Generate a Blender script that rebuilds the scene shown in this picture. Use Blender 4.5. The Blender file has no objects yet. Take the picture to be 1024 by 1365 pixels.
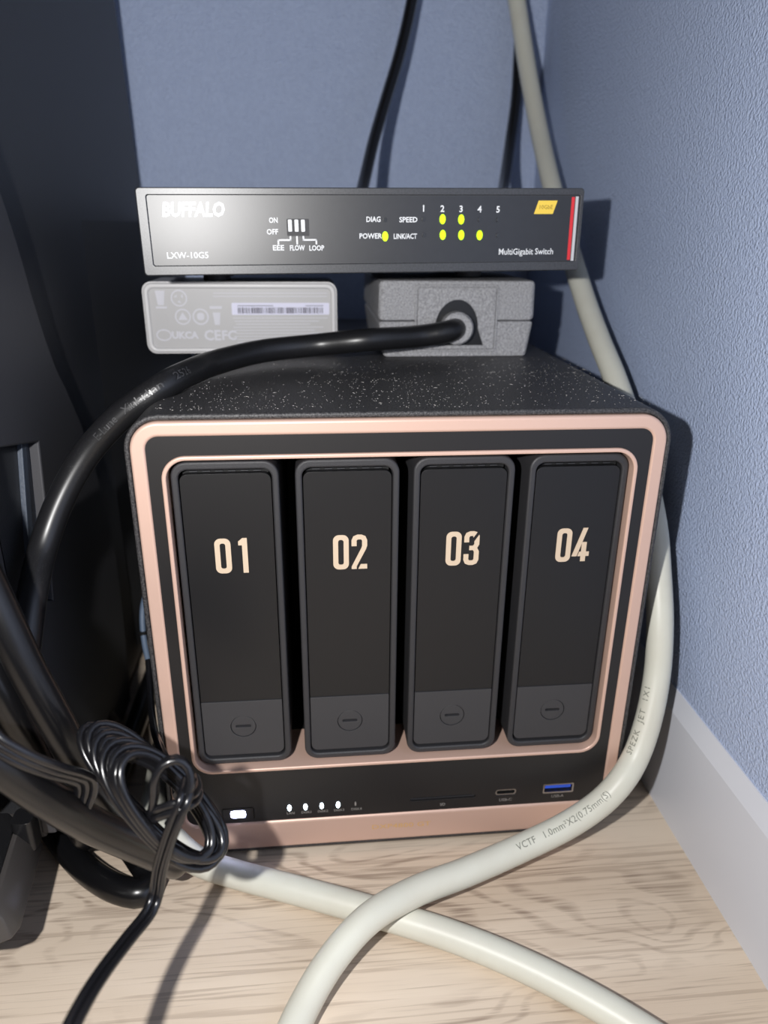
import bpy, bmesh, math, random
from mathutils import Vector, Matrix, Euler
from mathutils.geometry import tessellate_polygon
random.seed(7)
SC = bpy.context.scene
COL = SC.collection

# ------------------------------------------------------------------ camera
F_PX = 974.27
CAM_LOC = Vector((-0.03004, -0.22548, 0.23419))
CAM_ROT = Euler((1.199433, -0.008832, -0.096966), 'XYZ')
cam_d = bpy.data.cameras.new('camera')
cam = bpy.data.objects.new('camera', cam_d)
COL.objects.link(cam)
cam.location = CAM_LOC
cam.rotation_euler = CAM_ROT
cam_d.sensor_fit = 'HORIZONTAL'
cam_d.sensor_width = 36.0
cam_d.lens = F_PX / 1024 * 36.0
cam_d.clip_start = 0.01
cam_d.dof.use_dof = True
cam_d.dof.focus_distance = 0.245
cam_d.dof.aperture_fstop = 13.0
SC.camera = cam

# ------------------------------------------------------------------ world, flash, exposure
world = bpy.data.worlds.new('room_light')
SC.world = world
world.use_nodes = True
world.node_tree.nodes['Background'].inputs[0].default_value = (1.0, 0.97, 0.93, 1)
world.node_tree.nodes['Background'].inputs[1].default_value = 0.032
fl = bpy.data.lights.new('phone_flash', 'POINT')
fl.energy = 4.0
fl.shadow_soft_size = 0.0035
fl.color = (1.0, 0.985, 0.97)
flo = bpy.data.objects.new('phone_flash', fl)
flo.location = (-0.087, -0.226, 0.252)
COL.objects.link(flo)
vs = SC.view_settings
vs.view_transform = 'Standard'
vs.look = 'None'
vs.gamma = 1.0
vs.exposure = 0.0
vs.use_curve_mapping = False

# ------------------------------------------------------------------ pixel -> point
CM = CAM_ROT.to_matrix()
def ray(u, v):
    return CM @ Vector(((u - 512) / F_PX, -(v - 682.5) / F_PX, -1.0))
def at(u, v, x=None, y=None, z=None):
    d = ray(u, v)
    ax, val = (0, x) if x is not None else ((1, y) if y is not None else (2, z))
    return CAM_LOC + d * ((val - CAM_LOC[ax]) / d[ax])
def pd(u, v, depth):
    return CAM_LOC + ray(u, v) * depth

# ------------------------------------------------------------------ materials
def lin(r, g, b):
    f = lambda c: (c / 12.92 if c <= .04045 else ((c + .055) / 1.055) ** 2.4)
    return (f(r / 255), f(g / 255), f(b / 255), 1.0)
def mat(name, col, rough=.5, metal=0.0, bump=None, spec=.5, mottle=None, dust=None, emit=None, coat=0.0):
    m = bpy.data.materials.new(name)
    m.use_nodes = True
    nt = m.node_tree
    N, L = nt.nodes, nt.links
    b = N['Principled BSDF']
    b.inputs['Base Color'].default_value = col
    b.inputs['Roughness'].default_value = rough
    b.inputs['Metallic'].default_value = metal
    b.inputs['Specular IOR Level'].default_value = spec
    b.inputs['Coat Weight'].default_value = coat
    tc = N.new('ShaderNodeTexCoord')
    cur = None
    if mottle:                                        # (scale, other colour, amount)
        n = N.new('ShaderNodeTexNoise'); n.inputs['Scale'].default_value = mottle[0]; n.inputs['Detail'].default_value = 4
        L.new(tc.outputs['Object'], n.inputs['Vector'])
        r = N.new('ShaderNodeValToRGB'); r.color_ramp.elements[0].position = .35; r.color_ramp.elements[1].position = .65
        L.new(n.outputs['Fac'], r.inputs[0])
        mx = N.new('ShaderNodeMix'); mx.data_type = 'RGBA'
        mul = N.new('ShaderNodeMath'); mul.operation = 'MULTIPLY'; mul.inputs[1].default_value = mottle[2]
        L.new(r.outputs['Color'], mul.inputs[0]); L.new(mul.outputs[0], mx.inputs['Factor'])
        mx.inputs['A'].default_value = col; mx.inputs['B'].default_value = mottle[1]
        cur = mx.outputs['Result']
    if dust:                                          # (fine scale, threshold, colour, amount)
        n = N.new('ShaderNodeTexNoise'); n.inputs['Scale'].default_value = dust[0]; n.inputs['Detail'].default_value = 5; n.inputs['Roughness'].default_value = .7
        n2 = N.new('ShaderNodeTexNoise'); n2.inputs['Scale'].default_value = dust[0] / 50; n2.inputs['Detail'].default_value = 3
        L.new(tc.outputs['Object'], n.inputs['Vector']); L.new(tc.outputs['Object'], n2.inputs['Vector'])
        r = N.new('ShaderNodeValToRGB'); r.color_ramp.elements[0].position = dust[1]; r.color_ramp.elements[1].position = dust[1] + .1
        L.new(n.outputs['Fac'], r.inputs[0])
        r2 = N.new('ShaderNodeValToRGB'); r2.color_ramp.elements[0].position = .38; r2.color_ramp.elements[1].position = .62
        L.new(n2.outputs['Fac'], r2.inputs[0])
        mul = N.new('ShaderNodeMath'); mul.operation = 'MULTIPLY'
        L.new(r.outputs['Color'], mul.inputs[0]); L.new(r2.outputs['Color'], mul.inputs[1])
        mul2 = N.new('ShaderNodeMath'); mul2.operation = 'MULTIPLY'; mul2.inputs[1].default_value = dust[3]
        L.new(mul.outputs[0], mul2.inputs[0])
        mx = N.new('ShaderNodeMix'); mx.data_type = 'RGBA'
        L.new(mul2.outputs[0], mx.inputs['Factor'])
        if cur: L.new(cur, mx.inputs['A'])
        else: mx.inputs['A'].default_value = col
        mx.inputs['B'].default_value = dust[2]
        cur = mx.outputs['Result']
        mr = N.new('ShaderNodeMix'); mr.data_type = 'FLOAT'
        L.new(mul2.outputs[0], mr.inputs['Factor']); mr.inputs['A'].default_value = rough; mr.inputs['B'].default_value = .9
        L.new(mr.outputs['Result'], b.inputs['Roughness'])
    if cur: L.new(cur, b.inputs['Base Color'])
    if bump:                                          # (scale, strength, distance)
        n = N.new('ShaderNodeTexNoise'); n.inputs['Scale'].default_value = bump[0]; n.inputs['Detail'].default_value = 3
        L.new(tc.outputs['Object'], n.inputs['Vector'])
        bp = N.new('ShaderNodeBump'); bp.inputs['Strength'].default_value = bump[1]; bp.inputs['Distance'].default_value = bump[2]
        L.new(n.outputs['Fac'], bp.inputs['Height']); L.new(bp.outputs['Normal'], b.inputs['Normal'])
    if emit:
        b.inputs['Emission Color'].default_value = emit[0]
        b.inputs['Emission Strength'].default_value = emit[1]
    return m

def wood_mat():
    m = bpy.data.materials.new('pale_oak'); m.use_nodes = True
    nt = m.node_tree; N, L = nt.nodes, nt.links; b = N['Principled BSDF']
    tc = N.new('ShaderNodeTexCoord')
    def noise(sx, sy, scale, det, dist=0.0, off=0):
        mp = N.new('ShaderNodeMapping'); mp.inputs['Scale'].default_value = (sx, sy, 1); mp.inputs['Location'].default_value = (off, off, 0)
        mp.inputs['Rotation'].default_value = (0, 0, math.radians(-1.5))
        L.new(tc.outputs['Object'], mp.inputs['Vector'])
        n = N.new('ShaderNodeTexNoise'); n.inputs['Scale'].default_value = scale; n.inputs['Detail'].default_value = det; n.inputs['Distortion'].default_value = dist
        L.new(mp.outputs['Vector'], n.inputs['Vector']); return n.outputs['Fac']
    def ramp(f, a, c, lo=0.0, hi=1.0):
        r = N.new('ShaderNodeMapRange'); r.inputs['From Min'].default_value = a; r.inputs['From Max'].default_value = c
        r.inputs['To Min'].default_value = lo; r.inputs['To Max'].default_value = hi
        L.new(f, r.inputs['Value']); return r.outputs['Result']
    def mul(a, c):
        k = N.new('ShaderNodeMath'); k.operation = 'MULTIPLY'; L.new(a, k.inputs[0])
        if isinstance(c, float): k.inputs[1].default_value = c
        else: L.new(c, k.inputs[1])
        return k.outputs[0]
    def mix(f, a, c):
        k = N.new('ShaderNodeMix'); k.data_type = 'RGBA'; L.new(f, k.inputs['Factor'])
        for s, v in (('A', a), ('B', c)):
            if isinstance(v, tuple): k.inputs[s].default_value = v
            else: L.new(v, k.inputs[s])
        return k.outputs['Result']
    broad = noise(5, 26, 1, 3, .6)
    fine = noise(10, 520, 1, 5, .25, 3)
    pores = noise(30, 1000, 1, 3, .2, 7)
    # cathedral figure: contour lines of a stretched field
    field = noise(6.5, 21, 1, 2.2, .6, 11)
    w = N.new('ShaderNodeMath'); w.operation = 'MULTIPLY'; w.inputs[1].default_value = 105.0; L.new(field, w.inputs[0])
    s = N.new('ShaderNodeMath'); s.operation = 'SINE'; L.new(w.outputs[0], s.inputs[0])
    rings = ramp(s.outputs[0], .25, 1.0)
    patch = ramp(noise(6, 22, 1, 2, .2, 21), .42, .60)
    c = mix(ramp(broad, .35, .65), lin(222, 206, 187), lin(200, 182, 162))
    c = mix(mul(ramp(fine, .55, .61), .42), c, lin(158, 140, 123))
    c = mix(mul(mul(mul(rings, patch), ramp(pores, .36, .56)), .8), c, lin(146, 128, 112))
    c = mix(mul(mul(ramp(pores, .58, .7), ramp(broad, .35, .6)), .5), c, lin(120, 102, 88))
    L.new(c, b.inputs['Base Color'])
    b.inputs['Roughness'].default_value = .55
    b.inputs['Specular IOR Level'].default_value = .3
    bp = N.new('ShaderNodeBump'); bp.inputs['Strength'].default_value = .25; bp.inputs['Distance'].default_value = .0002; bp.invert = True
    L.new(ramp(fine, .5, .72), bp.inputs['Height']); L.new(bp.outputs['Normal'], b.inputs['Normal'])
    return m

M = {}
M['wood'] = wood_mat()
M['wallpaper'] = mat('blue_wallpaper', lin(176, 191, 223), .40, 0, bump=(850, 1.0, .0010), spec=.6, mottle=(500, lin(188, 203, 233), .6))
M['skirting'] = mat('grey_skirting', lin(214, 217, 226), .4, spec=.4)
M['case'] = mat('black_case', lin(28, 28, 31), .48, 0, bump=(2200, .5, .0003), mottle=(1700, lin(104, 102, 102), .45))
M['rose'] = mat('rose_gold', lin(214, 181, 165), .42, .3, bump=(3500, .12, .0001))
M['face'] = mat('satin_black_face', lin(31, 30, 31), .42, 0, spec=.45)
M['tray'] = mat('tray_frame_black', lin(46, 46, 49), .5, 0, bump=(3800, .5, .0002))
M['cover'] = mat('tray_cover_black', lin(24, 24, 26), .42, 0, spec=.4)
M['latch'] = mat('latch_grey_black', lin(54, 54, 57), .5, 0, bump=(3800, .25, .0002))
M['void'] = mat('cavity_black', lin(10, 10, 11), .7)
M['number'] = mat('champagne_print', lin(204, 184, 160), .45)
M['goldprint'] = mat('gold_print', lin(228, 186, 120), .4, .3)
M['greyprint'] = mat('grey_print', lin(150, 146, 142), .6)
M['whiteprint'] = mat('white_print', lin(236, 238, 240), .5)
M['ledwhite'] = mat('led_white', (1, 1, 1, 1), .4, emit=((.74, .90, 1, 1), 12.0))
M['dust'] = mat('grey_dust', lin(176, 172, 168), .9)
M['embossglint'] = mat('emboss_glint_grey', lin(58, 58, 60), .35)  # sheen on the raised black letters, painted in as a lighter grey
M['ledpower'] = mat('power_led', (1, 1, 1, 1), .4, emit=((.62, .66, 1, 1), 40.0))
M['ledgreen'] = mat('led_green', lin(180, 230, 20), .4, emit=((.52, .86, .0, 1), 1.1))
M['ledoff'] = mat('led_off', lin(52, 54, 58), .3)
M['usbblue'] = mat('usb_blue', lin(45, 90, 215), .35)
M['steel'] = mat('steel', lin(190, 190, 192), .3, 1.0)
M['switchbody'] = mat('switch_body', lin(50, 51, 54), .38, .1, spec=.8, mottle=(1500, lin(76, 77, 80), .6))
M['switchface'] = mat('switch_face', lin(30, 31, 35), .38, 0, spec=.80, mottle=(300, lin(36, 37, 41), .6))
M['red'] = mat('red_print', lin(226, 52, 60), .4)
M['silver'] = mat('silver_print', lin(205, 205, 208), .4)
M['yellow'] = mat('yellow_print', lin(250, 214, 84), .45)
M['brown'] = mat('brown_print', lin(150, 118, 40), .5)
M['adgrey'] = mat('adapter_grey', lin(205, 204, 205), .38, 0, bump=(1500, .1, .0002), spec=.6)
M['adlabel'] = mat('adapter_label', lin(174, 173, 174), .42, spec=.6)
M['adprint'] = mat('adapter_print', lin(198, 198, 206), .45)
M['sticker'] = mat('sticker', lin(216, 216, 236), .5)
M['barcode'] = mat('barcode_print', lin(96, 94, 108), .6)
M['adtex'] = mat('adapter_textured', lin(136, 136, 139), .5, 0, bump=(1100, .9, .0008), mottle=(1500, lin(186, 186, 190), .7))
M['rubber'] = mat('black_rubber', lin(26, 26, 28), .34, 0, spec=.5, dust=(3600, .62, lin(170, 170, 170), .6))
M['thickblack'] = mat('black_sheath', lin(15, 15, 17), .28, 0, spec=.5, dust=(3600, .65, lin(150, 148, 146), .5))
M['thinblack'] = mat('glossy_black_cord', lin(20, 20, 23), .25, 0, spec=.6)
M['white'] = mat('ivory_sheath', lin(212, 212, 200), .4, 0, spec=.4, mottle=(60, lin(202, 199, 186), .5))
M['cordprint'] = mat('cord_print', lin(120, 122, 112), .6)
M['tower'] = mat('tower_black', lin(44, 45, 48), .5, 0, bump=(2400, .35, .0003), dust=(2600, .6, lin(130, 128, 126), .6))
M['towercover'] = mat('tower_cover_black', lin(58, 58, 62), .55, 0, bump=(3000, .2, .0002))
M['bluegrey'] = mat('inner_blue_grey', lin(66, 74, 86), .5, bump=(900, .4, .0004))
M['gloss'] = mat('gloss_black_plastic', lin(24, 24, 26), .3, 0, dust=(3500, .62, lin(150, 150, 150), .4))
M['smoke'] = mat('smoky_plastic', lin(66, 63, 62), .35, 0)
M['paleblue'] = mat('pale_blue_cord', lin(96, 112, 134), .45)
M['foot'] = mat('rubber_foot', lin(70, 70, 72), .6)

# ------------------------------------------------------------------ mesh helpers
def finish(o, smooth=35, bevel=0, seg=2):
    me = o.data
    for p in me.polygons: p.use_smooth = True
    me.set_sharp_from_angle(angle=math.radians(smooth))
    if bevel:
        b = o.modifiers.new('bevel', 'BEVEL'); b.width = bevel; b.segments = seg
        b.limit_method = 'ANGLE'; b.angle_limit = math.radians(40); b.harden_normals = True
    return o
def obj(name, me, m, parent=None):
    o = bpy.data.objects.new(name, me)
    COL.objects.link(o)
    if m is not None and not me.materials: me.materials.append(m)
    if parent is not None: o.parent = parent
    return o
def empty(name, loc, label, cat, group=None, rot=None):
    o = bpy.data.objects.new(name, None); COL.objects.link(o)
    o.location = loc; o.empty_display_size = .01
    if rot: o.rotation_euler = rot
    return tag(o, label, cat, group)
def tag(o, label, cat, group=None):
    o['label'] = label; o['category'] = cat
    if group: o['group'] = group
    return o
def struct(o, label=None):
    o['kind'] = 'structure'
    if label: o['label'] = label
    return o
def bm_mesh(bm, name='mesh'):
    bmesh.ops.recalc_face_normals(bm, faces=bm.faces[:])
    me = bpy.data.meshes.new(name); bm.to_mesh(me); bm.free(); return me
def rr(cx, cz, w, h, r, n=7):
    """rounded rectangle loop"""
    pts = []
    for sx, sz, a0 in ((1, 1, 0), (-1, 1, 90), (-1, -1, 180), (1, -1, 270)):
        for k in range(n + 1):
            a = math.radians(a0 + 90 * k / n)
            pts.append((cx + sx * (w / 2 - r) + r * math.cos(a), cz + sz * (h / 2 - r) + r * math.sin(a)))
    return pts
def rect(x0, x1, z0, z1):
    return [(x0, z0), (x1, z0), (x1, z1), (x0, z1)]
def ell(cx, cz, a, b, n=20):
    return [(cx + a * math.cos(2 * math.pi * k / n), cz + b * math.sin(2 * math.pi * k / n)) for k in range(n)]
def add_loops(bm, loops, d0, d1, axis='Y'):
    """solid between d0 and d1 of a flat figure (outline + holes)"""
    def P(p, d):
        return {'Y': (p[0], d, p[1]), 'X': (d, p[0], p[1]), 'Z': (p[0], p[1], d)}[axis]
    if len(loops) == 2 and len(loops[0]) == len(loops[1]):          # plain ring: quads
        n = len(loops[0]); V = [[bm.verts.new(P(p, d)) for p in l] for l in loops for d in (d0, d1)]
        for k in range(n):
            j = (k + 1) % n
            for a, b in ((0, 2), (2, 3), (3, 1), (1, 0)):
                bm.faces.new((V[a][k], V[a][j], V[b][j], V[b][k]))
        return
    flat = [p for l in loops for p in l]
    tris = tessellate_polygon([[Vector((p[0], p[1], 0)) for p in l] for l in loops])
    A = [bm.verts.new(P(p, d0)) for p in flat]; B = [bm.verts.new(P(p, d1)) for p in flat]
    for t in tris:
        try:
            bm.faces.new([A[i] for i in t]); bm.faces.new([B[i] for i in reversed(t)])
        except ValueError: pass
    s = 0
    for l in loops:
        n = len(l)
        for k in range(n):
            a, b = s + k, s + (k + 1) % n
            bm.faces.new((A[a], A[b], B[b], B[a]))
        s += n
def solid(name, loops, d0, d1, m, parent=None, axis='Y', bevel=0, smooth=35, seg=2):
    bm = bmesh.new()
    if loops and isinstance(loops[0][0], (int, float)): loops = [loops]
    add_loops(bm, loops, d0, d1, axis)
    return finish(obj(name, bm_mesh(bm, name), m, parent), smooth, bevel, seg)
def multi(name, figs, d0, d1, m, parent=None, axis='Y'):
    """several flat figures of one printed mark"""
    bm = bmesh.new()
    for f in figs:
        add_loops(bm, [f] if isinstance(f[0][0], (int, float)) else f, d0, d1, axis)
    return finish(obj(name, bm_mesh(bm, name), m, parent))
def text_mesh(s, size, bold=0.0, shear=0.0, align='CENTER', width=None, spacing=1.0):
    c = bpy.data.curves.new('txt', 'FONT'); c.body = s; c.size = size; c.offset = bold; c.shear = shear
    c.align_x = align; c.align_y = 'CENTER'; c.space_character = spacing; c.resolution_u = 2
    o = bpy.data.objects.new('txt', c); COL.objects.link(o)
    dg = bpy.context.evaluated_depsgraph_get()
    me = bpy.data.meshes.new_from_object(o.evaluated_get(dg))
    bpy.data.objects.remove(o); bpy.data.curves.remove(c)
    if width:
        xs = [v.co.x for v in me.vertices]; k = width / (max(xs) - min(xs))
        for v in me.vertices: v.co.x *= k
    me.materials.clear()
    return me
def text(name, s, size, x, z, y, m, parent, rot=0, **kw):
    me = text_mesh(s, size, **kw)
    R = Matrix.Rotation(math.radians(rot), 4, 'Z')
    for v in me.vertices:
        p = R @ v.co; v.co = Vector((x + p.x, y, z + p.y))
    return obj(name, me, m, parent)
# --- splines and tubes
def spline(pts, step=.0025):
    P = [Vector(p) for p in pts]
    P = [P[0] * 2 - P[1]] + P + [P[-1] * 2 - P[-2]]
    out = []
    for i in range(1, len(P) - 2):
        p0, p1, p2, p3 = P[i - 1:i + 3]
        t1 = max((p1 - p0).length, 1e-6) ** .5; t2 = max((p2 - p1).length, 1e-6) ** .5; t3 = max((p3 - p2).length, 1e-6) ** .5
        m1 = ((p1 - p0) / t1 - (p2 - p0) / (t1 + t2) + (p2 - p1) / t2) * t2
        m2 = ((p2 - p1) / t2 - (p3 - p1) / (t2 + t3) + (p3 - p2) / t3) * t2
        n = max(2, int((p2 - p1).length / step))
        for k in range(n):
            t = k / n
            out.append((2*t**3-3*t**2+1) * p1 + (t**3-2*t**2+t) * m1 + (-2*t**3+3*t**2) * p2 + (t**3-t**2) * m2)
    out.append(P[-2]); return out
def frames(path, hint=None):
    T = []
    for i in range(len(path)):
        a = path[max(i - 1, 0)]; b = path[min(i + 1, len(path) - 1)]
        T.append((b - a).normalized())
    n = hint or Vector((0, 0, 1))
    n = (n - T[0] * n.dot(T[0]))
    if n.length < 1e-3: n = T[0].orthogonal()
    n.normalize(); Ns = [n]
    for i in range(1, len(T)):
        n = Ns[-1] - T[i] * Ns[-1].dot(T[i]); n.normalize(); Ns.append(n)
    return T, Ns
def add_tube(bm, path, r, n=14, hint=None, off=(0, 0), cap=True):
    T, Ns = frames(path, hint); rings = []
    for i, p in enumerate(path):
        B = T[i].cross(Ns[i]); rad = r(i / (len(path) - 1)) if callable(r) else r
        c = p + Ns[i] * off[0] + B * off[1]
        rings.append([bm.verts.new(c + Ns[i] * (rad * math.cos(2*math.pi*k/n)) + B * (rad * math.sin(2*math.pi*k/n))) for k in range(n)])
    for a, b in zip(rings, rings[1:]):
        for k in range(n): bm.faces.new((a[k], a[(k+1) % n], b[(k+1) % n], b[k]))
    if cap: bm.faces.new(rings[0][::-1]); bm.faces.new(rings[-1])
def cable(name, pts, r, m, parent=None, n=16, step=.0025):
    bm = bmesh.new(); path = spline(pts, step); add_tube(bm, path, r, n)
    return finish(obj(name, bm_mesh(bm, name), m, parent), 60), path
def twin(name, pts, r, m, parent=None, hint=None, strands=2, step=.0015, n=9):
    bm = bmesh.new(); path = spline(pts, step)
    for k in range(strands):
        add_tube(bm, path, r, n, hint, ((k - (strands - 1) / 2) * r * 1.8, 0))
    return finish(obj(name, bm_mesh(bm, name), m, parent), 60)
def text_on_tube(name, s, size, path, s0, r, m, parent, ang=0.0, lift=.00012, bold=0.0, spacing=1.0):
    """print wrapped on a cable, reading along its path from arc length s0"""
    me = text_mesh(s, size, align='LEFT', bold=bold, spacing=spacing)
    acc = [0.0]
    for a, b in zip(path, path[1:]): acc.append(acc[-1] + (b - a).length)
    T, _ = frames(path)
    def loc(d):
        d = min(max(d, 0), acc[-1] - 1e-6)
        lo = 0
        while acc[lo + 1] < d: lo += 1
        f = (d - acc[lo]) / (acc[lo + 1] - acc[lo])
        return path[lo].lerp(path[lo + 1], f), T[lo].lerp(T[lo + 1], f).normalized()
    for v in me.vertices:
        p, t = loc(s0 + v.co.x)
        nrm = CAM_LOC - p; nrm = (nrm - t * nrm.dot(t)).normalized()
        up = nrm.cross(t)
        a = v.co.y / r + ang
        v.co = p + (nrm * math.cos(a) + up * math.sin(a)) * (r + lift)
    return obj(name, me, m, parent)

# ================================================================== the room
WX, WY = .1178, .285
def slab(name, x0, x1, y0, y1, z0, z1, m):
    return solid(name, rect(x0, x1, y0, y1), z0, z1, m, None, 'Z')
struct(slab('floor', -.9, WX + .02, -1.0, WY + .02, -.02, 0, M['wood']), 'pale wood-grain floor board')
struct(slab('wall_back', -.9, WX + .02, WY, WY + .02, 0, 1.1, M['wallpaper']), 'blue textured wallpaper wall behind the boxes')
struct(slab('wall_right', WX, WX + .02, -1.0, WY, 0, 1.1, M['wallpaper']), 'blue textured wallpaper wall at the side')
prof = [(0, 0), (-.0031, 0), (-.0031, .0485), (-.0006, .0565), (0, .0565)]
b = bmesh.new(); add_loops(b, [[(WX + p[0], p[1]) for p in prof]], -1.0, WY, 'Y')
struct(finish(obj('baseboard_right', bm_mesh(b), M['skirting']), 8), 'pale grey baseboard with bevelled top edge')
b = bmesh.new(); add_loops(b, [[(WY + p[0], p[1]) for p in prof]], -.9, WX - .0031, 'X')
struct(finish(obj('baseboard_back', bm_mesh(b), M['skirting']), 8), 'pale grey baseboard along the back wall')

# ================================================================== four-bay storage box
nas = empty('storage_enclosure', (0, 0, 0), 'black four-bay drive enclosure with rose gold front frame standing on the floor', 'drive enclosure')
ZC, HB = .0914, .1772                                  # body centre height and height
body_out = rr(0, ZC, .178, HB, .0115, 10)
shell = solid('shell', [body_out, rr(0, ZC, .1745, HB - .0040, .0095, 10)], .0, .252, M['case'], nas, bevel=.0009)
solid('back_panel', rr(0, ZC, .1755, HB - .003, .010, 8), .247, .2535, M['void'], nas)
for sx in (-1, 1):
    for y in (.03, .225):
        solid('foot', ell(sx * .066, y, .008, .008), .0, .0032, M['foot'], nas, 'Z')
bm = bmesh.new()
for k in range(2000):
    x = random.uniform(-.080, .084); y = .005 + .095 * random.random() ** 1.2
    if math.sin(x * 55 + 1.3) * math.sin(y * 48 + x * 30) < random.uniform(-1.1, .7): continue
    a = random.random() * 6.28; l = random.choice((.0003, .0003, .0004, .0005, .0009 if k % 9 else .0020)); w = .00010
    c, q = math.cos(a), math.sin(a)
    v = [bm.verts.new((x + c * e * l / 2 - q * f * w, y + q * e * l / 2 + c * f * w, ZC + HB / 2 + h)) for e, f, h in ((-1, -1, -.00003), (1, -1, -.00003), (0, 1.2, -.00003), (0, 0, .00014))]
    for t in ((0, 1, 3), (1, 2, 3), (2, 0, 3), (0, 2, 1)): bm.faces.new([v[i] for i in t])
du = obj('dust', bm_mesh(bm), M['dust'], nas); du['kind'] = 'stuff'; du['label'] = 'grey dust specks on the top'
# rose gold front frame
PZ0, PZ1 = .0047, .1779
fr = solid('front_frame', [rr(0, (PZ0 + PZ1) / 2, .1742, PZ1 - PZ0, .0093, 10), rr(0, (.018 + .173) / 2, .1646, .155, .0042, 10)], -.0009, .012, M['rose'], nas, bevel=.0012, seg=3)
text('model_mark', 'DXP4800 GT', .0031, .0007, .0118, -.00098, M['goldprint'], fr, width=.0235)
# black face plate with openings
LZ0, LZ1 = .0423, .1667
lipo = rr(0, (LZ0 + LZ1) / 2, .1566, LZ1 - LZ0, .0078, 9)
lipi = rr(0, (LZ0 + LZ1) / 2, .1536, LZ1 - LZ0 - .0030, .0064, 9)
holes = [rr(.0173, .0237, .0262, .0017, .0007, 3), rr(.0427, .0243, .0086, .0030, .0012, 4), rr(.0641, .0249, .0128, .0048, .0006, 3),
         rr(-.0629, .0222, .0122, .0058, .0008, 3)]
fp = solid('face_plate', [rr(0, (.0178 + .1732) / 2, .1650, .1554, .0044, 8), lipo] + holes, -.0001, .006, M['face'], nas, bevel=.00012, seg=1)
lip = solid('bay_rim', [lipo, lipi], -.0010, .022, M['rose'], nas, bevel=.0006)
solid('bay_cavity', [rr(0, (LZ0 + LZ1) / 2, .162, LZ1 - LZ0 + .006, .008), lipi], .0215, .10, M['void'], nas)
solid('cavity_back', rr(0, (LZ0 + LZ1) / 2, .162, LZ1 - LZ0 + .006, .008), .085, .10, M['void'], nas)
solid('port_backing', rr(0, .029, .150, .022, .002), .0068, .0078, M['void'], nas)
# ports
sd = solid('card_slot', [rr(.0173, .0237, .0258, .0013, .0005, 3), rr(.0173, .0238, .0240, .0005, .0002, 3)], .0006, .006, M['tray'], nas)
text('port_mark', 'SD', .0019, .0172, .0204, -.00016, M['greyprint'], sd)
uc = solid('usb_c_port', [rr(.0427, .0243, .0084, .0028, .0011, 4), rr(.0427, .0243, .0074, .0018, .0008, 4)], .0002, .006, M['steel'], nas)
solid('tongue', rr(.0427, .0243, .0058, .0006, .0002, 2), .0012, .006, M['void'], uc)
text('port_mark', 'USB-C', .0019, .0427, .0207, -.00016, M['greyprint'], uc)
ua = solid('usb_a_port', [rr(.0641, .0249, .0126, .0046, .0005, 3), rr(.0641, .0249, .0114, .0034, .0003, 3)], -.0002, .006, M['steel'], nas)
solid('tongue', rect(.0588, .0694, .0246, .0266), .0004, .006, M['usbblue'], ua)
for k in range(4):
    solid('contact', rect(.0600 + k * .0023, .0611 + k * .0023, .0243, .0246), .0012, .005, M['steel'], ua)
text('port_mark', 'USB-A', .0019, .0641, .0209, -.00016, M['greyprint'], ua)
pb = solid('power_button', rr(-.0629, .0222, .0118, .0054, .0006, 3), -.0003, .0055, M['gloss'] if False else M['face'], nas, bevel=.0002)
solid('light', rr(-.0629, .0222, .0056, .0031, .0009, 4), -.00045, .0004, M['ledpower'], pb)
names = ['LAN', 'DISK1', 'DISK2', 'DISK3', 'DISK4']
for k, x in enumerate((-.0432, -.0370, -.0307, -.0243, -.0175)):
    on = k < 4
    l = solid('status_light', ell(x, .0236, .00072 if on else .0003, .0014 if on else .0010, 14), -.0003, .0003, M['ledwhite'] if on else M['greyprint'], nas)
    text('status_mark', names[k], .0016, x + .0004, .0209, -.00016, M['greyprint'], l)

# stencil numerals, cell 5.35 x 12.8 mm, origin lower left
def numeral(ch):
    W, H, S = 5.35, 12.8, 1.75
    if ch == '0': return [[rr(W/2, H/2, W, H, 2.0, 5), rr(W/2, H/2, W - 2*S, H - 2*S, .75, 4)]]
    if ch == '1': return [[(1.6, H - 2.6), (1.6, H - 1.2), (3.0, H), (4.55, H), (4.55, 0), (2.8, 0), (2.8, H - 2.6)]]
    if ch == '2':
        return [[(0, 8.6), (0, 10.8), (.6, 12.2), (2.0, 12.8), (3.4, 12.8), (4.75, 12.2), (5.35, 10.8), (5.35, 8.6), (4.9, 7.3), (1.75, 1.0), (1.75, 0), (0, 0), (0, .9),
                 (3.3, 7.7), (3.6, 8.6), (3.6, 10.6), (3.25, 11.05), (2.1, 11.05), (1.75, 10.6), (1.75, 8.6)],
                [(2.3, 0), (5.35, 0), (5.35, 1.75), (3.15, 1.75)]]
    if ch == '3':
        return [[(0, 4.2), (0, 2.0), (.6, .6), (2.0, 0), (3.4, 0), (4.75, .6), (5.35, 2.0), (5.35, 5.2), (4.7, 6.5), (5.35, 7.8), (5.35, 10.9), (5.2, 11.4), (3.6, 9.0), (3.6, 7.9), (3.2, 7.35), (1.9, 7.35), (1.9, 5.7), (3.2, 5.7), (3.6, 5.1),
                 (3.6, 2.2), (3.25, 1.75), (2.1, 1.75), (1.75, 2.2), (1.75, 4.2)],
                [(0, 8.7), (0, 10.8), (.6, 12.2), (2.0, 12.8), (3.4, 12.8), (4.5, 12.4), (3.2, 10.4), (3.1, 11.05), (2.1, 11.05), (1.75, 10.6), (1.75, 8.7)]]
    if ch == '4':
        return [[(-.4, 2.0), (2.9, 12.8), (4.6, 12.8), (1.4, 2.0)],
                [(1.75, 2.0), (2.3, 3.7), (2.9, 3.7), (2.9, 7.4), (4.65, 7.4), (4.65, 3.7), (5.8, 3.7), (5.8, 2.0), (4.65, 2.0), (4.65, 0), (2.9, 0), (2.9, 2.0)]]
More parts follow.
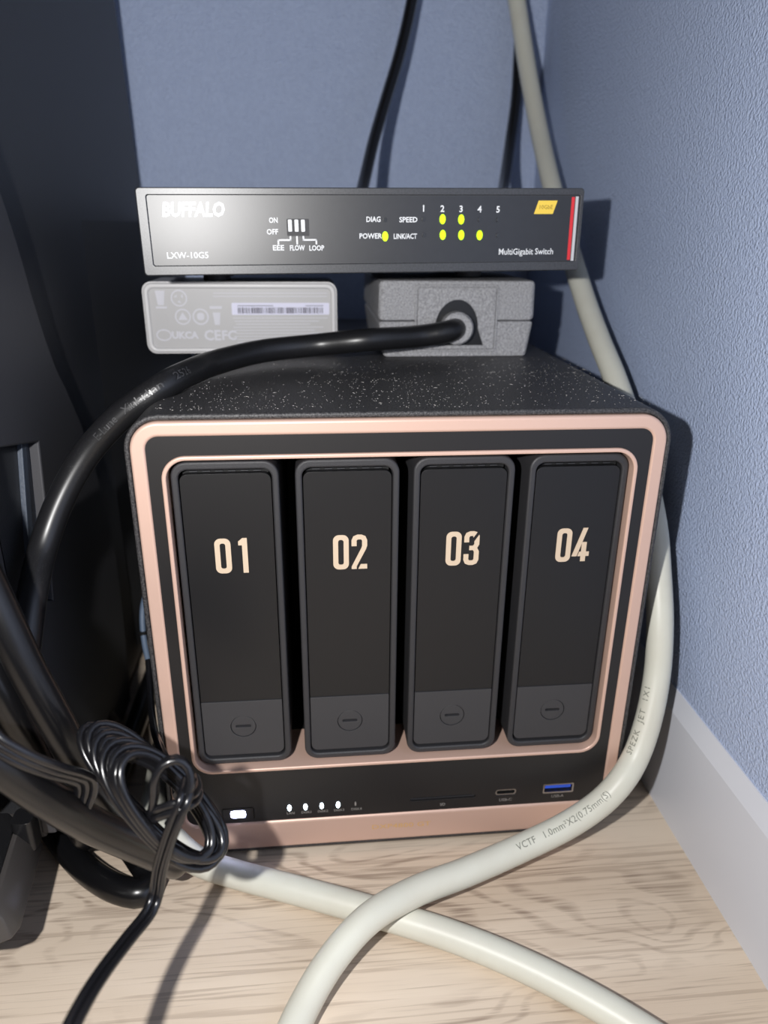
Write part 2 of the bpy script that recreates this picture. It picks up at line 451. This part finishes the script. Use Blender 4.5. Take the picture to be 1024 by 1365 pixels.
def numeral_figs(s, x, z):
    out = []
    for i, ch in enumerate(s):
        ox = x + (-5.8 if i == 0 else .5) * .001
        for f in numeral(ch):
            loops = f if isinstance(f[0][0], (list, tuple)) else [f]
            out.append([[(ox + p[0] * .001, z + p[1] * .001) for p in l] for l in loops])
    return out
TZ0, TZ1 = .0447, .1640
for i, x in enumerate((-.0588, -.0192, .0198, .0591)):
    tz = (TZ0 + TZ1) / 2
    t = solid('drive_tray', [rr(x, tz, .0344, TZ1 - TZ0, .0050, 7), rr(x, tz - .0002, .0298, TZ1 - TZ0 - .0052, .0030, 7)], .0018, .075, M['tray'], nas, bevel=.0008, seg=3)
    t['label'] = 'black drive tray numbered 0%d' % (i + 1)
    solid('tray_floor', rr(x, tz, .0304, TZ1 - TZ0 - .0046, .003), .012, .016, M['void'], t)
    solid('top_grille', rect(x - .0138, x + .0138, .1592, .1606), .0050, .0128, M['void'], t)
    for k in range(6):
        solid('grille_rib', rect(x - .0115 + k * .0041, x - .0090 + k * .0041, .1598, .1602), .0045, .0060, M['tray'], t)
    up = [(x - .0146, .0724), (x + .0146, .0724)] + [(p[0], p[1]) for p in rr(x, .1350, .0292, .0492, .0024, 6) if p[1] > .135]
    solid('cover_panel', up, .0026, .0125, M['cover'], t, bevel=.0005)
    lo = [(x + .0146, .0721), (x - .0146, .0721)] + [p for p in rr(x, .0600, .0292, .0232, .0026, 6) if p[1] < .06]
    lt = solid('latch_panel', [lo, ell(x, .0610, .0047, .0047, 28)], .0024, .0125, M['latch'], t, bevel=.0005)
    lk = solid('lock', [ell(x, .0610, .0045, .0045, 28), rr(x, .0610, .0056, .0011, .0003, 2)], .0026, .010, M['latch'], t, bevel=.0002)
    solid('slot', rr(x, .0610, .0058, .0014, .0003, 2), .0046, .0060, M['void'], t)
    multi('number', numeral_figs('0%d' % (i + 1), x + .0006, .1242), .00235, .0028, M['number'], t)

# ================================================================== power adapters on the enclosure
ZT = .1800
# left: label side facing the room
la = empty('power_adapter', (-.0606, .1165, ZT), 'grey power adapter with printed rating label and barcode sticker under the network switch', 'power adapter', 'power adapters on the enclosure')
HL = .0312
solid('housing', rr(0, HL / 2, .0856, HL, .0042, 7), .0012, .030, M['adgrey'], la, bevel=.0012, seg=3)
solid('label_border', [rr(0, HL / 2, .0846, HL - .001, .0040, 7), rr(0, HL / 2 - .0002, .0800, HL - .0054, .0022, 7)], .0, .004, M['adgrey'], la, bevel=.0010, seg=3)
lb = solid('rating_label', rr(0, HL / 2 - .0002, .0806, HL - .0050, .0022, 6), .0010, .0016, M['adlabel'], la)
st = solid('barcode_sticker', rr(.0175, .0196, .0436, .0052, .0006, 4), .00075, .0011, M['sticker'], la)
figs = []; x = -.0016
while x < .0366:
    w = random.choice((.0002, .0003, .0005, .0007)); figs.append(rect(x, x + w, .0176, .0202)); x += w + random.choice((.0002, .0003, .0005))
multi('barcode', figs, .00068, .0008, M['barcode'], st)
multi('serial_line', [rect(-.0016, .0142, .0208, .0211), rect(.0286, .0366, .0208, .0211)], .0007, .0008, M['barcode'], st)
y0, y1 = .00085, .00105
multi('print_lines', [rect(-.0120, .0385, .0262 - k * .0014, .0265 - k * .0014) for k in range(2)] +
      [rect(-.0040 + (k % 3) * .0006, .0385 - (k * 37 % 5) * .002, .0154 - k * .00135, .0157 - k * .00135) for k in range(9)], y0, y1, M['adprint'], lb)
multi('recycling_mark', [[ell(-.0270, .0242, .0036, .0036), ell(-.0270, .0242, .0030, .0030)]] + [[(-.0270 + .0018 * math.cos(a), .0242 + .0018 * math.sin(a)), (-.0270 + .0024 * math.cos(a + .9), .0242 + .0024 * math.sin(a + .9)), (-.0270 + .001 * math.cos(a + .6), .0242 + .001 * math.sin(a + .6))] for a in (0, 2.1, 4.2)], y0, y1, M['adprint'], lb)
multi('warning_mark', [[ell(-.0260, .0162, .0035, .0035), ell(-.0260, .0162, .0029, .0029)], [(-.0281, .0148), (-.0239, .0148), (-.0260, .0182)]], y0, y1, M['adprint'], lb)
multi('efficiency_mark', [[ell(-.0182, .0162, .0036, .0036), ell(-.0182, .0162, .0029, .0029)], rr(-.0182, .0163, .0032, .0032, .0012)], y0, y1, M['adprint'], lb)
multi('bin_mark', [[(-.0372, .0274), (-.0330, .0274), (-.0338, .0212), (-.0364, .0212)], rect(-.0374, -.0326, .0198, .0206)], y0, y1, M['adprint'], lb)
multi('house_mark', [[(-.0372, .0138), (-.0326, .0138), (-.0326, .0160), (-.0349, .0182), (-.0372, .0160)]], y0, y1, M['adlabel'], lb)
multi('plug_mark', [rect(-.0140, -.0086, .0196, .0208), [(-.0128, .0180), (-.0094, .0180), (-.0100, .0126), (-.0122, .0126)]], y0, y1, M['adprint'], lb)
text('conformity_mark', 'CE', .0062, -.0136, .0078, y0, M['adprint'], lb, bold=.0002)
text('approval_mark', 'UKCA', .0042, -.0258, .0080, y0, M['adprint'], lb, bold=.0002)
multi('oval_mark', [[ell(-.0350, .0082, .0034, .0026), ell(-.0350, .0082, .0028, .0020)]], y0, y1, M['adprint'], lb)
text('compliance_mark', 'FC', .0058, -.0062, .0078, y0, M['adprint'], lb, bold=.0002)

# right: textured brick with the cord end facing the room
ra = empty('power_adapter', (.0348, .1030, ZT), 'textured dark grey power brick with a thick cord plugged into its end', 'power adapter', 'power adapters on the enclosure')
HR = .0330
def trap(w0, w1, z0, z1, r=.002):
    return [(-w0, z0), (w0, z0), (w1, z1), (-w1, z1)]
solid('upper_half', trap(.0352, .0348, .0158, HR), .0, .088, M['adtex'], ra, bevel=.0022, seg=3)
solid('lower_half', trap(.0326, .0350, .0, .0156), .0002, .088, M['adtex'], ra, bevel=.0016, seg=3)
arch = [(.0100 * math.cos(a) * (1 if math.cos(a) > 0 else .95), .0125 + .0125 * math.sin(a)) for a in [math.pi * k / 16 for k in range(17)]]
arch = [(-.0105, .0052)] + [(-p[0], p[1]) for p in arch] + [(.0122, .0052)]
solid('socket_rim', [rr(-.0004, .0168, .0372, .0288, .0016, 4), rr(-.0004, .0168, .0352, .0268, .0010, 4)], -.0007, .001, M['adtex'], ra, bevel=.0003)
solid('socket_plate', [rr(-.0004, .0168, .0346, .0262, .0010, 4), arch], -.0010, .001, M['adtex'], ra, bevel=.0003)
solid('socket_recess', [(p[0] * 1.02, p[1]) for p in arch], -.0003, .0006, M['rubber'], ra)

# ================================================================== network switch
SWX, SWZ, SWY = -.0066, .2177, .0700
sw = empty('network_switch', (SWX, SWY, SWZ), 'slim black five-port network switch with lit green indicators lying on two power adapters', 'network switch', rot=(0, math.radians(-.77), math.radians(2.9)))
WS, HS = .1684, .0302
def sx(wx): return wx - SWX
def szz(wx, wz): return wz - SWZ - (wx - SWX) * math.tan(math.radians(.77))
solid('housing', rr(0, HS / 2, WS, HS, .0012, 4), .0006, .100, M['switchbody'], sw, bevel=.0006)
fx0, fx1, fz0, fz1 = -WS / 2 + .0038, WS / 2 - .0014, .0036, HS - .0026
solid('bezel', [rr(0, HS / 2, WS, HS, .0012, 4), rr((fx0 + fx1) / 2, (fz0 + fz1) / 2, fx1 - fx0, fz1 - fz0, .0008, 4)], .0, .003, M['switchbody'], sw, bevel=.0005)
fc = solid('front_plate', rr((fx0 + fx1) / 2, (fz0 + fz1) / 2, fx1 - fx0 - .0004, fz1 - fz0 - .0004, .0006, 3), .0004, .003, M['switchface'], sw)
YP = .00032
def swt(name, s, size, wx, wz, m='whiteprint', par=None, **kw):
    return text(name, s, size, sx(wx), szz(wx, wz), YP, M[m], par or fc, **kw)
swt('brand_mark', 'BUFFALO', .0066, -.0712, .2394, bold=.00028, shear=.18, width=.0225)
swt('model_mark', 'LXW-10G5', .0031, -.0745, .2238, bold=.00005, width=.0150)
swt('product_mark', 'MultiGigabit Switch', .0032, .0556, .2257, bold=.00003, width=.0222)
for s, wx, wz, w in (('ON', -.0424, .2362, .0032), ('OFF', -.0430, .2322, .0042), ('EEE', -.0411, .2266, .0042), ('FLOW', -.0341, .2266, .0056), ('LOOP', -.0268, .2266, .0056),
                     ('DIAG', -.0050, .2369, .0054), ('POWER', -.0062, .2310, .0086), ('SPEED', .0084, .2369, .0070), ('LINK/ACT', .0072, .2310, .0090)):
    swt('indicator_mark', s, .0026, wx, wz, bold=.00006, width=w)
dip = solid('dip_switch', rr(sx(-.0335), szz(-.0335, .2339), .0082, .0060, .0004, 3), .0001, .003, M['tray'], sw)
for k in range(3):
    wx = -.0364 + k * .0024
    solid('lever', rr(sx(wx), szz(wx, .2345), .0014, .0042, .0003, 3), -.0006, .002, M['whiteprint'], dip)
def bar(wx0, wz0, wx1, wz1, h=.0003):
    return rect(sx(min(wx0, wx1)) - h, sx(max(wx0, wx1)) + h, szz(-.034, min(wz0, wz1)) - h, szz(-.034, max(wz0, wz1)) + h)
multi('leader_lines', [bar(-.0364, .2308, -.0364, .2295), bar(-.0410, .2295, -.0364, .2295), bar(-.0410, .2282, -.0410, .2295), bar(-.0340, .2308, -.0340, .2282),
                       bar(-.0316, .2308, -.0316, .2295), bar(-.0316, .2295, -.0268, .2295), bar(-.0268, .2282, -.0268, .2295)], .00025, .0006, M['whiteprint'], fc)
def led(wx, wz, on):
    solid('indicator_light', ell(sx(wx), szz(wx, wz), .00115 if on else .0006, .0018 if on else .0008, 16), -.0002, .002, M['ledgreen'] if on else M['ledoff'], sw)
led(-.0006, .2310, True); led(-.0006, .2369, False)
for k in range(5):
    wx = .0142 + k * .0073
    swt('port_number', str(k + 1), .0032, wx, .2409, bold=.00008)
    led(wx + .0001, .2373, k in (1, 2)); led(wx + .0003, .2317, k in (1, 2, 3))
bx, bz = sx(.0624), szz(.0624, .2420)
bd = solid('speed_badge', [(bx - .0046, bz - .0024), (bx + .0030, bz - .0024), (bx + .0046, bz + .0024), (bx - .0030, bz + .0024)], .0002, .001, M['yellow'], sw)
text('badge_mark', '10GbE', .0021, bx, bz, .00015, M['brown'], bd)
e0 = sx(.0733)
solid('red_stripe', rect(e0 - .0006, e0 + .0006, szz(.0733, .2228), szz(.0733, .2458)), .0001, .001, M['red'], sw)
solid('silver_stripe', rect(e0 + .0010, e0 + .0021, szz(.0733, .2224), szz(.0733, .2460)), .0001, .001, M['silver'], sw)
for fxp, fyp, zb in ((-.062, .060, -.0056), (.052, .050, -.0046), (-.062, .092, -.0056), (.052, .092, -.0046)):
    solid('rubber_foot', ell(fxp, fyp, .0060, .0060), zb, .0002, M['foot'], sw, 'Z')

# ================================================================== tall black casing at the left
TX, TC = -.1320, -.1275
tw = empty('tower_casing', (-.20, .12, 0), 'tall dusty black tower casing with a raised curved side cover beside the blue wall', 'tower casing')
def tl(p): return (p[0] - .12, p[1])
ox = .20
solid('case_body', [tl(p) for p in [(-.006, .022), (.072, .022), (.084, .004), (.283, .004), (.283, .24), (.262, .35), (.240, .47), (.230, .62), (-.006, .62)]], -.32 + ox, TX + ox, M['tower'], tw, 'X', bevel=.0015)
solid('rear_housing', [(TX - .001 + ox, .135 - .12), (TX - .001 + ox, .2835 - .12), (-.1100 + ox, .2835 - .12)], .013, .236, M['tower'], tw, 'Z')
edge = [at(u, v, x=TC) for u, v in ((174, 930), (172, 900), (167, 845), (160, 780), (151, 720), (138, 664), (124, 612), (108, 563), (91, 523), (75, 490), (60, 448), (45, 400), (31, 350), (16, 300), (0, 252), (-30, 170), (-60, 60))]
edge = [(p.y, p.z) for p in edge]
cov = [tl(p) for p in [(-.008, .026), (.072, .022), (.084, .006), (edge[0][0] - .004, .006)] + edge + [(edge[-1][0] - .02, .60), (-.008, .60)]]
hp = [at(u, v, x=TC) for u, v in ((-22, 600), (52, 589), (62, 680), (72, 800), (0, 800))]
solid('side_cover', [cov, [tl((p.y, p.z)) for p in hp]], TX - .0005 + ox, TC + ox, M['towercover'], tw, 'X', bevel=.0008)
def pix(*uv): return [tl((q.y, q.z)) for q in (at(u, v, x=TX) for u, v in uv)]
solid('inner_plate', pix((31, 590), (60, 585), (70, 810), (50, 810)), TX - .0002 + ox, TX + .0008 + ox, M['bluegrey'], tw, 'X')
solid('inner_rib', pix((22, 590), (28, 590), (46, 810), (38, 810)), TX - .0002 + ox, TX + .0018 + ox, M['bluegrey'], tw, 'X', bevel=.0004)
for y, zt in ((.02, .0225), (.24, .0045)):
    for x in (-.30, -.19):
        solid('foot', ell(x + ox, y - .12, .010, .010), 0, zt, M['foot'], tw, 'Z')

# ================================================================== glossy device at the lower left
dv = empty('desktop_device', (-.185, -.040, 0), 'small glossy black device with a smoky grey side, standing in front of the tower casing', 'device')
dl = lambda x, y: (x + .185, y + .040)
P0, P1 = at(58, 1128, z=.029), at(15, 1260, z=.029)
low = [dl(P0.x, P0.y), dl(P1.x + .0008, P1.y + .006), dl(P1.x - .0005, P1.y + .002), dl(P1.x - .005, P1.y), dl(-.235, P1.y - .004), dl(-.235, P0.y + .006), dl(P0.x - .004, P0.y + .004)]
up = [(p[0] - (.0052 if p[0] > 0 else 0), p[1] + (.0016 if p[1] < 0 else -.001)) for p in low]
bm = bmesh.new()
LV = [[bm.verts.new((p[0], p[1], z)) for p in l] for l, z in ((low, .029), ([((a[0] * .7 + b[0] * .3), (a[1] * .7 + b[1] * .3)) for a, b in zip(low, up)], .037), (up, .042))]
for a, b2 in zip(LV, LV[1:]):
    for k in range(len(a)): bm.faces.new((a[k], a[(k + 1) % len(a)], b2[(k + 1) % len(a)], b2[k]))
bm.faces.new(LV[0][::-1]); bm.faces.new(LV[-1])
finish(obj('housing', bm_mesh(bm), M['smoke'], dv), 50, .0006)
solid('top_plate', [(p[0] - (.0012 if p[0] > 0 else -.002), p[1] * .97) for p in up], .0415, .0430, M['gloss'], dv, 'Z', bevel=.0005)
cq = at(38, 1100, z=.042)
solid('clip', rr(cq.x + .185 - .001, cq.y + .040, .007, .008, .002, 4), .034, .0462, M['gloss'], dv, 'Z', bevel=.0015)
solid('stand', rr(-.020, .0, .05, .030, .004), 0, .030, M['gloss'], dv, 'Z', bevel=.001)

# ================================================================== cables
R1 = .0051
# ivory cable coming down behind the switch, past the enclosure and across the floor
w1 = [(.060, .272, .80), (.066, .272, .60), at(672, -130, y=.268), at(680, -60, y=.267), at(692, 20, y=.262), at(703, 90, y=.252), at(718, 170, y=.232), at(735, 245, x=.1030), at(756, 320, x=.1035), at(780, 400, x=.104), at(800, 455, x=.104),
      at(822, 510, x=.104), at(853, 610, x=.1035), at(872, 700, x=.104), at(877, 760, x=.104), at(880, 830, x=.1035), at(876, 900, x=.1022), at(863, 965, x=.0975), at(847, 1010, x=.0922), at(829, 1040, y=-.0085),
      at(803, 1068, y=-.0110), at(760, 1098, z=.0200), at(700, 1128, z=.0150), at(620, 1163, z=.0135), at(550, 1190, z=.0150), at(490, 1226, z=.0163), at(442, 1280, z=.0120), at(405, 1342, z=.0072), at(380, 1400, z=.0053), at(362, 1460, z=.0053), (-.066, -.16, .0053), (-.095, -.28, .0053), (-.11, -.55, .0053)]
o, path1 = cable('power_cable', w1, R1, M['white'], n=20)
tag(o, 'thick ivory cable with printed text, hanging down the wall and crossing over the other', 'cable', 'ivory cables')
rev = path1[::-1]
def arc_at(path, p):
    best, acc, out = 1e9, 0, 0
    for a, b in zip(path, path[1:]):
        if (a - p).length < best: best = (a - p).length; out = acc
        acc += (b - a).length
    return out
text_on_tube('cable_print', 'VCTF   1.0mm²X2(0.75mm(S)', .0035, rev, arc_at(rev, at(688, 1134, z=.015)), R1, M['cordprint'], o, ang=.12, spacing=1.05)
text_on_tube('cable_print', 'SPEZK  JET  1X1', .0035, rev, arc_at(rev, at(846, 1012, x=.092)), R1, M['cordprint'], o, ang=.55, spacing=1.2)
w2 = [(-.1010, .24, .0161), (-.1010, .10, .0161), (-.1005, .05, .0161), (-.0985, .022, .0170), (-.0960, .003, .0195), (-.0860, -.0095, .0200), at(262, 1147, z=.0105)] + [at(u, v, z=.0053) for u, v in ((320, 1167), (400, 1188), (490, 1213), (600, 1247), (700, 1288), (800, 1340), (880, 1390), (950, 1440))] + [(.098, -.150, .0053), (.090, -.26, .0053), (.05, -.55, .0053)]
o, _ = cable('power_cable', w2, R1, M['white'], n=20)
tag(o, 'thick ivory cable lying flat on the floor beneath the other ivory cable', 'cable', 'ivory cables')

# thick black cord of the right adapter
a0 = Vector((.0348, .1030, ZT))
pr = at(608, 439, y=.0945)
A = [pr + Vector((.0015, .011, .0000)), pr + Vector((.0010, .004, 0)), pr + Vector((-.004, -.0025, -.0006)), pd(560, 448, .314), pd(490, 453, .304), at(420, 460, z=.1880), at(350, 468, z=.1868), at(285, 484, z=.1856), at(252, 497, z=.1852),
     pd(220, 513, .2485), pd(190, 533, .2470), pd(160, 556, .2475), pd(115, 606, .2495), pd(80, 668, .249), pd(56, 735, .246), pd(42, 800, .236), pd(33, 870, .232), pd(22, 945, .233), pd(4, 1010, .234), (-.146, -.034, .064), (-.172, -.034, .056), (-.230, -.034, .052), (-.275, -.040, .020), (-.33, -.05, .0052), (-.45, -.06, .0052)]
RA = .0047
o, pathA = cable('adapter_cord', A, RA, M['rubber'], n=18)
tag(o, 'dusty thick black cord arching from the power brick over the enclosure corner', 'cable')
revA = pathA[::-1]
text_on_tube('embossed_print', 'E-Lune   Xinlaidian   2526', .0036, revA, arc_at(revA, pd(165, 556, .285)), RA, M['embossglint'], o, ang=.15, lift=.0003, bold=.00004, spacing=1.0)
bm = bmesh.new(); add_tube(bm, [pr + Vector((.0015, .0115, 0)), pr + Vector((.0012, .002, 0)), pr + Vector((.0011, .0012, 0))], lambda t: .0070 if t < .9 else .0062, 28)
finish(obj('strain_relief', bm_mesh(bm), M['adtex'], o), 40)

# heavy black cables on the left
def black(name, pts, r, label, m='thickblack'):
    o, p = cable(name, pts, r, M[m], n=18); tag(o, label, 'cable', 'heavy black cables'); return o, p
black('power_cable', [(-.46, -.16, .0052), (-.36, -.14, .0060), (-.29, -.11, .06), (-.225, -.075, .150), pd(-90, 640, .196), pd(-40, 730, .20), pd(0, 815, .203), pd(35, 890, .208), pd(80, 972, .218), pd(122, 1050, .238), pd(155, 1100, .264), at(188, 1148, z=.0075), at(203, 1174, z=.0052), at(190, 1190, z=.0052),
      at(160, 1186, z=.0052), at(120, 1163, z=.0052), at(88, 1130, z=.0052), at(62, 1090, z=.0052), at(40, 1040, z=.0052)], .0051, 'heavy black cable with a shiny streak, bending back in a loop on the floor')
black('power_cable', [(-.46, -.13, .0052), (-.35, -.11, .0060), (-.285, -.085, .05), (-.220, -.055, .125), pd(-85, 745, .208), pd(-38, 835, .212), pd(0, 915, .214), pd(38, 990, .226), pd(72, 1045, .248), pd(101, 1090, .268), at(118, 1114, z=.0165), (-.1205, .060, .0062), (-.1205, .12, .0054), (-.1205, .24, .0054)], .0050, 'heavy black cable running close beside the shiny looped cable')
black('power_cable', [(-.46, -.20, .0054), (-.34, -.17, .0060), (-.27, -.14, .04), (-.200, -.105, .100), pd(-120, 930, .180), pd(-60, 975, .184), pd(0, 1018, .190), pd(60, 1062, .202), pd(120, 1098, .219), pd(175, 1124, .237), pd(212, 1141, .252), (-.0850, -.0165, .0165), (-.0925, -.0085, .0120), (-.1000, .012, .0056), (-.1010, .05, .0054), (-.1010, .10, .0054), (-.1010, .24, .0054)], .0053, 'heaviest black cable sagging across in front of the coiled cord')
# slim cable hanging beside the enclosure
o, _ = cable('slim_cable', [at(200, 778, y=.085), at(191, 806, y=.075), at(190, 830, y=.070), at(193, 858, y=.064), at(201, 895, y=.055)], .0013, M['paleblue'], n=10)
tag(o, 'thin pale blue cord with a black band beside the enclosure', 'cable')
bpt = at(191, 843, y=.0672)
bm = bmesh.new(); add_tube(bm, [bpt + Vector((0, 0, -.0008)), bpt + Vector((0, 0, .0008))], .0019, 10)
finish(obj('band', bm_mesh(bm), M['void'], o), 40)
o, _ = cable('slim_cable', [at(198, 880, y=.045), at(200, 915, y=.035), at(203, 955, y=.015), at(211, 990, y=-.010), at(230, 1030, y=-.022), at(236, 1060, y=-.035)], .0014, M['thinblack'], n=10)
tag(o, 'thin black cord slipping down between enclosure and coiled cord', 'cable')
# black leads going up behind the switch
for pts, lab in (([(.020, .272, .75), (.024, .270, .52), at(560, -70, y=.262), at(547, 10, y=.258), at(533, 70, y=.25), at(515, 130, y=.238), at(499, 185, y=.222), at(486, 240, y=.200), at(478, 275, y=.180)], 'black lead rising from the switch across the bare blue wall'),
                 ([(.108, .280, .75), (.100, .280, .50), at(694, 20, y=.277), at(691, 80, y=.275), at(688, 130, y=.270), at(680, 190, y=.255), at(673, 240, y=.225), at(668, 275, y=.180)], 'black lead rising behind the ivory cable')):
    o, _ = cable('network_lead', pts, .0032, M['thinblack'], n=14); tag(o, lab, 'cable', 'leads behind the switch')

# flat cord strap lying over the heavy cables
twin_o = twin('flat_cord', [(-.185, -.100, .110), (-.150, -.085, .122), pd(-30, 972, .183), pd(0, 994, .184), pd(35, 1013, .187), pd(75, 1028, .194), pd(102, 1036, .202), pd(114, 1043, .207), pd(114, 1058, .210), pd(106, 1078, .2115)], .0012, M['thinblack'], hint=Vector((0, -.3, 1)), strands=3)
tag(twin_o, 'flat ridged glossy black cord bent over the heavy cables', 'cable')

# coiled twin cord
ck = empty('coiled_cord', pd(205, 1060, .205), 'thin glossy black twin cord wound into a tied coil with its free end trailing forward', 'cord')
CO = ck.location
def rel(pts): return [Vector(p) - CO for p in pts]
loops = [  # centre u, v, half length, half width, depth, turn
    (196, 1051, 116, 28, .218, -4), (203, 1057, 118, 37, .214, 2), (206, 1060, 112, 30, .211, 3), (215, 1069, 103, 40, .207, -3), (219, 1074, 97, 44, .204, 5), (222, 1077, 90, 33, .201, -4), (219, 1075, 84, 38, .199, 6)]
pts = []
NS = 16
for k in range(len(loops) * NS):
    f = k / NS; i = int(f); g = f - i
    a, b2 = loops[i], loops[min(i + 1, len(loops) - 1)]
    cu, cv, hl, hw, dd, tn = [a[j] + (b2[j] - a[j]) * g for j in range(6)]
    th = 2 * math.pi * f + .6
    e, q = math.cos(th), math.sin(th)
    e = math.copysign(abs(e) ** .8, e)
    du, dv2 = math.cos(math.radians(45.5 + tn)), math.sin(math.radians(45.5 + tn))
    pts.append(pd(cu + e * hl * du + q * hw * dv2, cv + e * hl * dv2 - q * hw * du, dd + .006 * q + .004 * e))
twin('coil', rel(pts), .00112, M['thinblack'], ck, hint=Vector((0, -1, .3)))
twin('tie_loop', rel([pd(200, 1092, .197), pd(206, 1062, .192), pd(208, 1036, .190), pd(218, 1018, .190), pd(236, 1012, .191), pd(250, 1022, .192), pd(254, 1042, .192), pd(248, 1062, .192), pd(238, 1080, .193), pd(225, 1094, .195)]), .00112, M['thinblack'], ck, hint=Vector((0, -1, .2)))
twin('wrap', rel([pd(262, 1040, .215), pd(264, 1058, .200), pd(250, 1070, .191), pd(228, 1078, .190), pd(206, 1086, .193), pd(196, 1096, .204), pd(204, 1100, .216)]), .00112, M['thinblack'], ck, hint=Vector((0, 0, 1)))
twin('free_end', rel([pd(252, 1040, .196), pd(246, 1064, .190), pd(234, 1094, .190), pd(222, 1128, .193), pd(213, 1160, .197), pd(208, 1192, .200), pd(200, 1214, .198), pd(172, 1250, .188), pd(140, 1292, .176), pd(112, 1336, .165), pd(88, 1385, .156), pd(70, 1440, .15), (-.128, -.150, .070), (-.160, -.185, .030), (-.200, -.215, .0030), (-.30, -.26, .0015), (-.42, -.28, .0015)]), .00112, M['thinblack'], ck, hint=Vector((1, -.2, 0)))
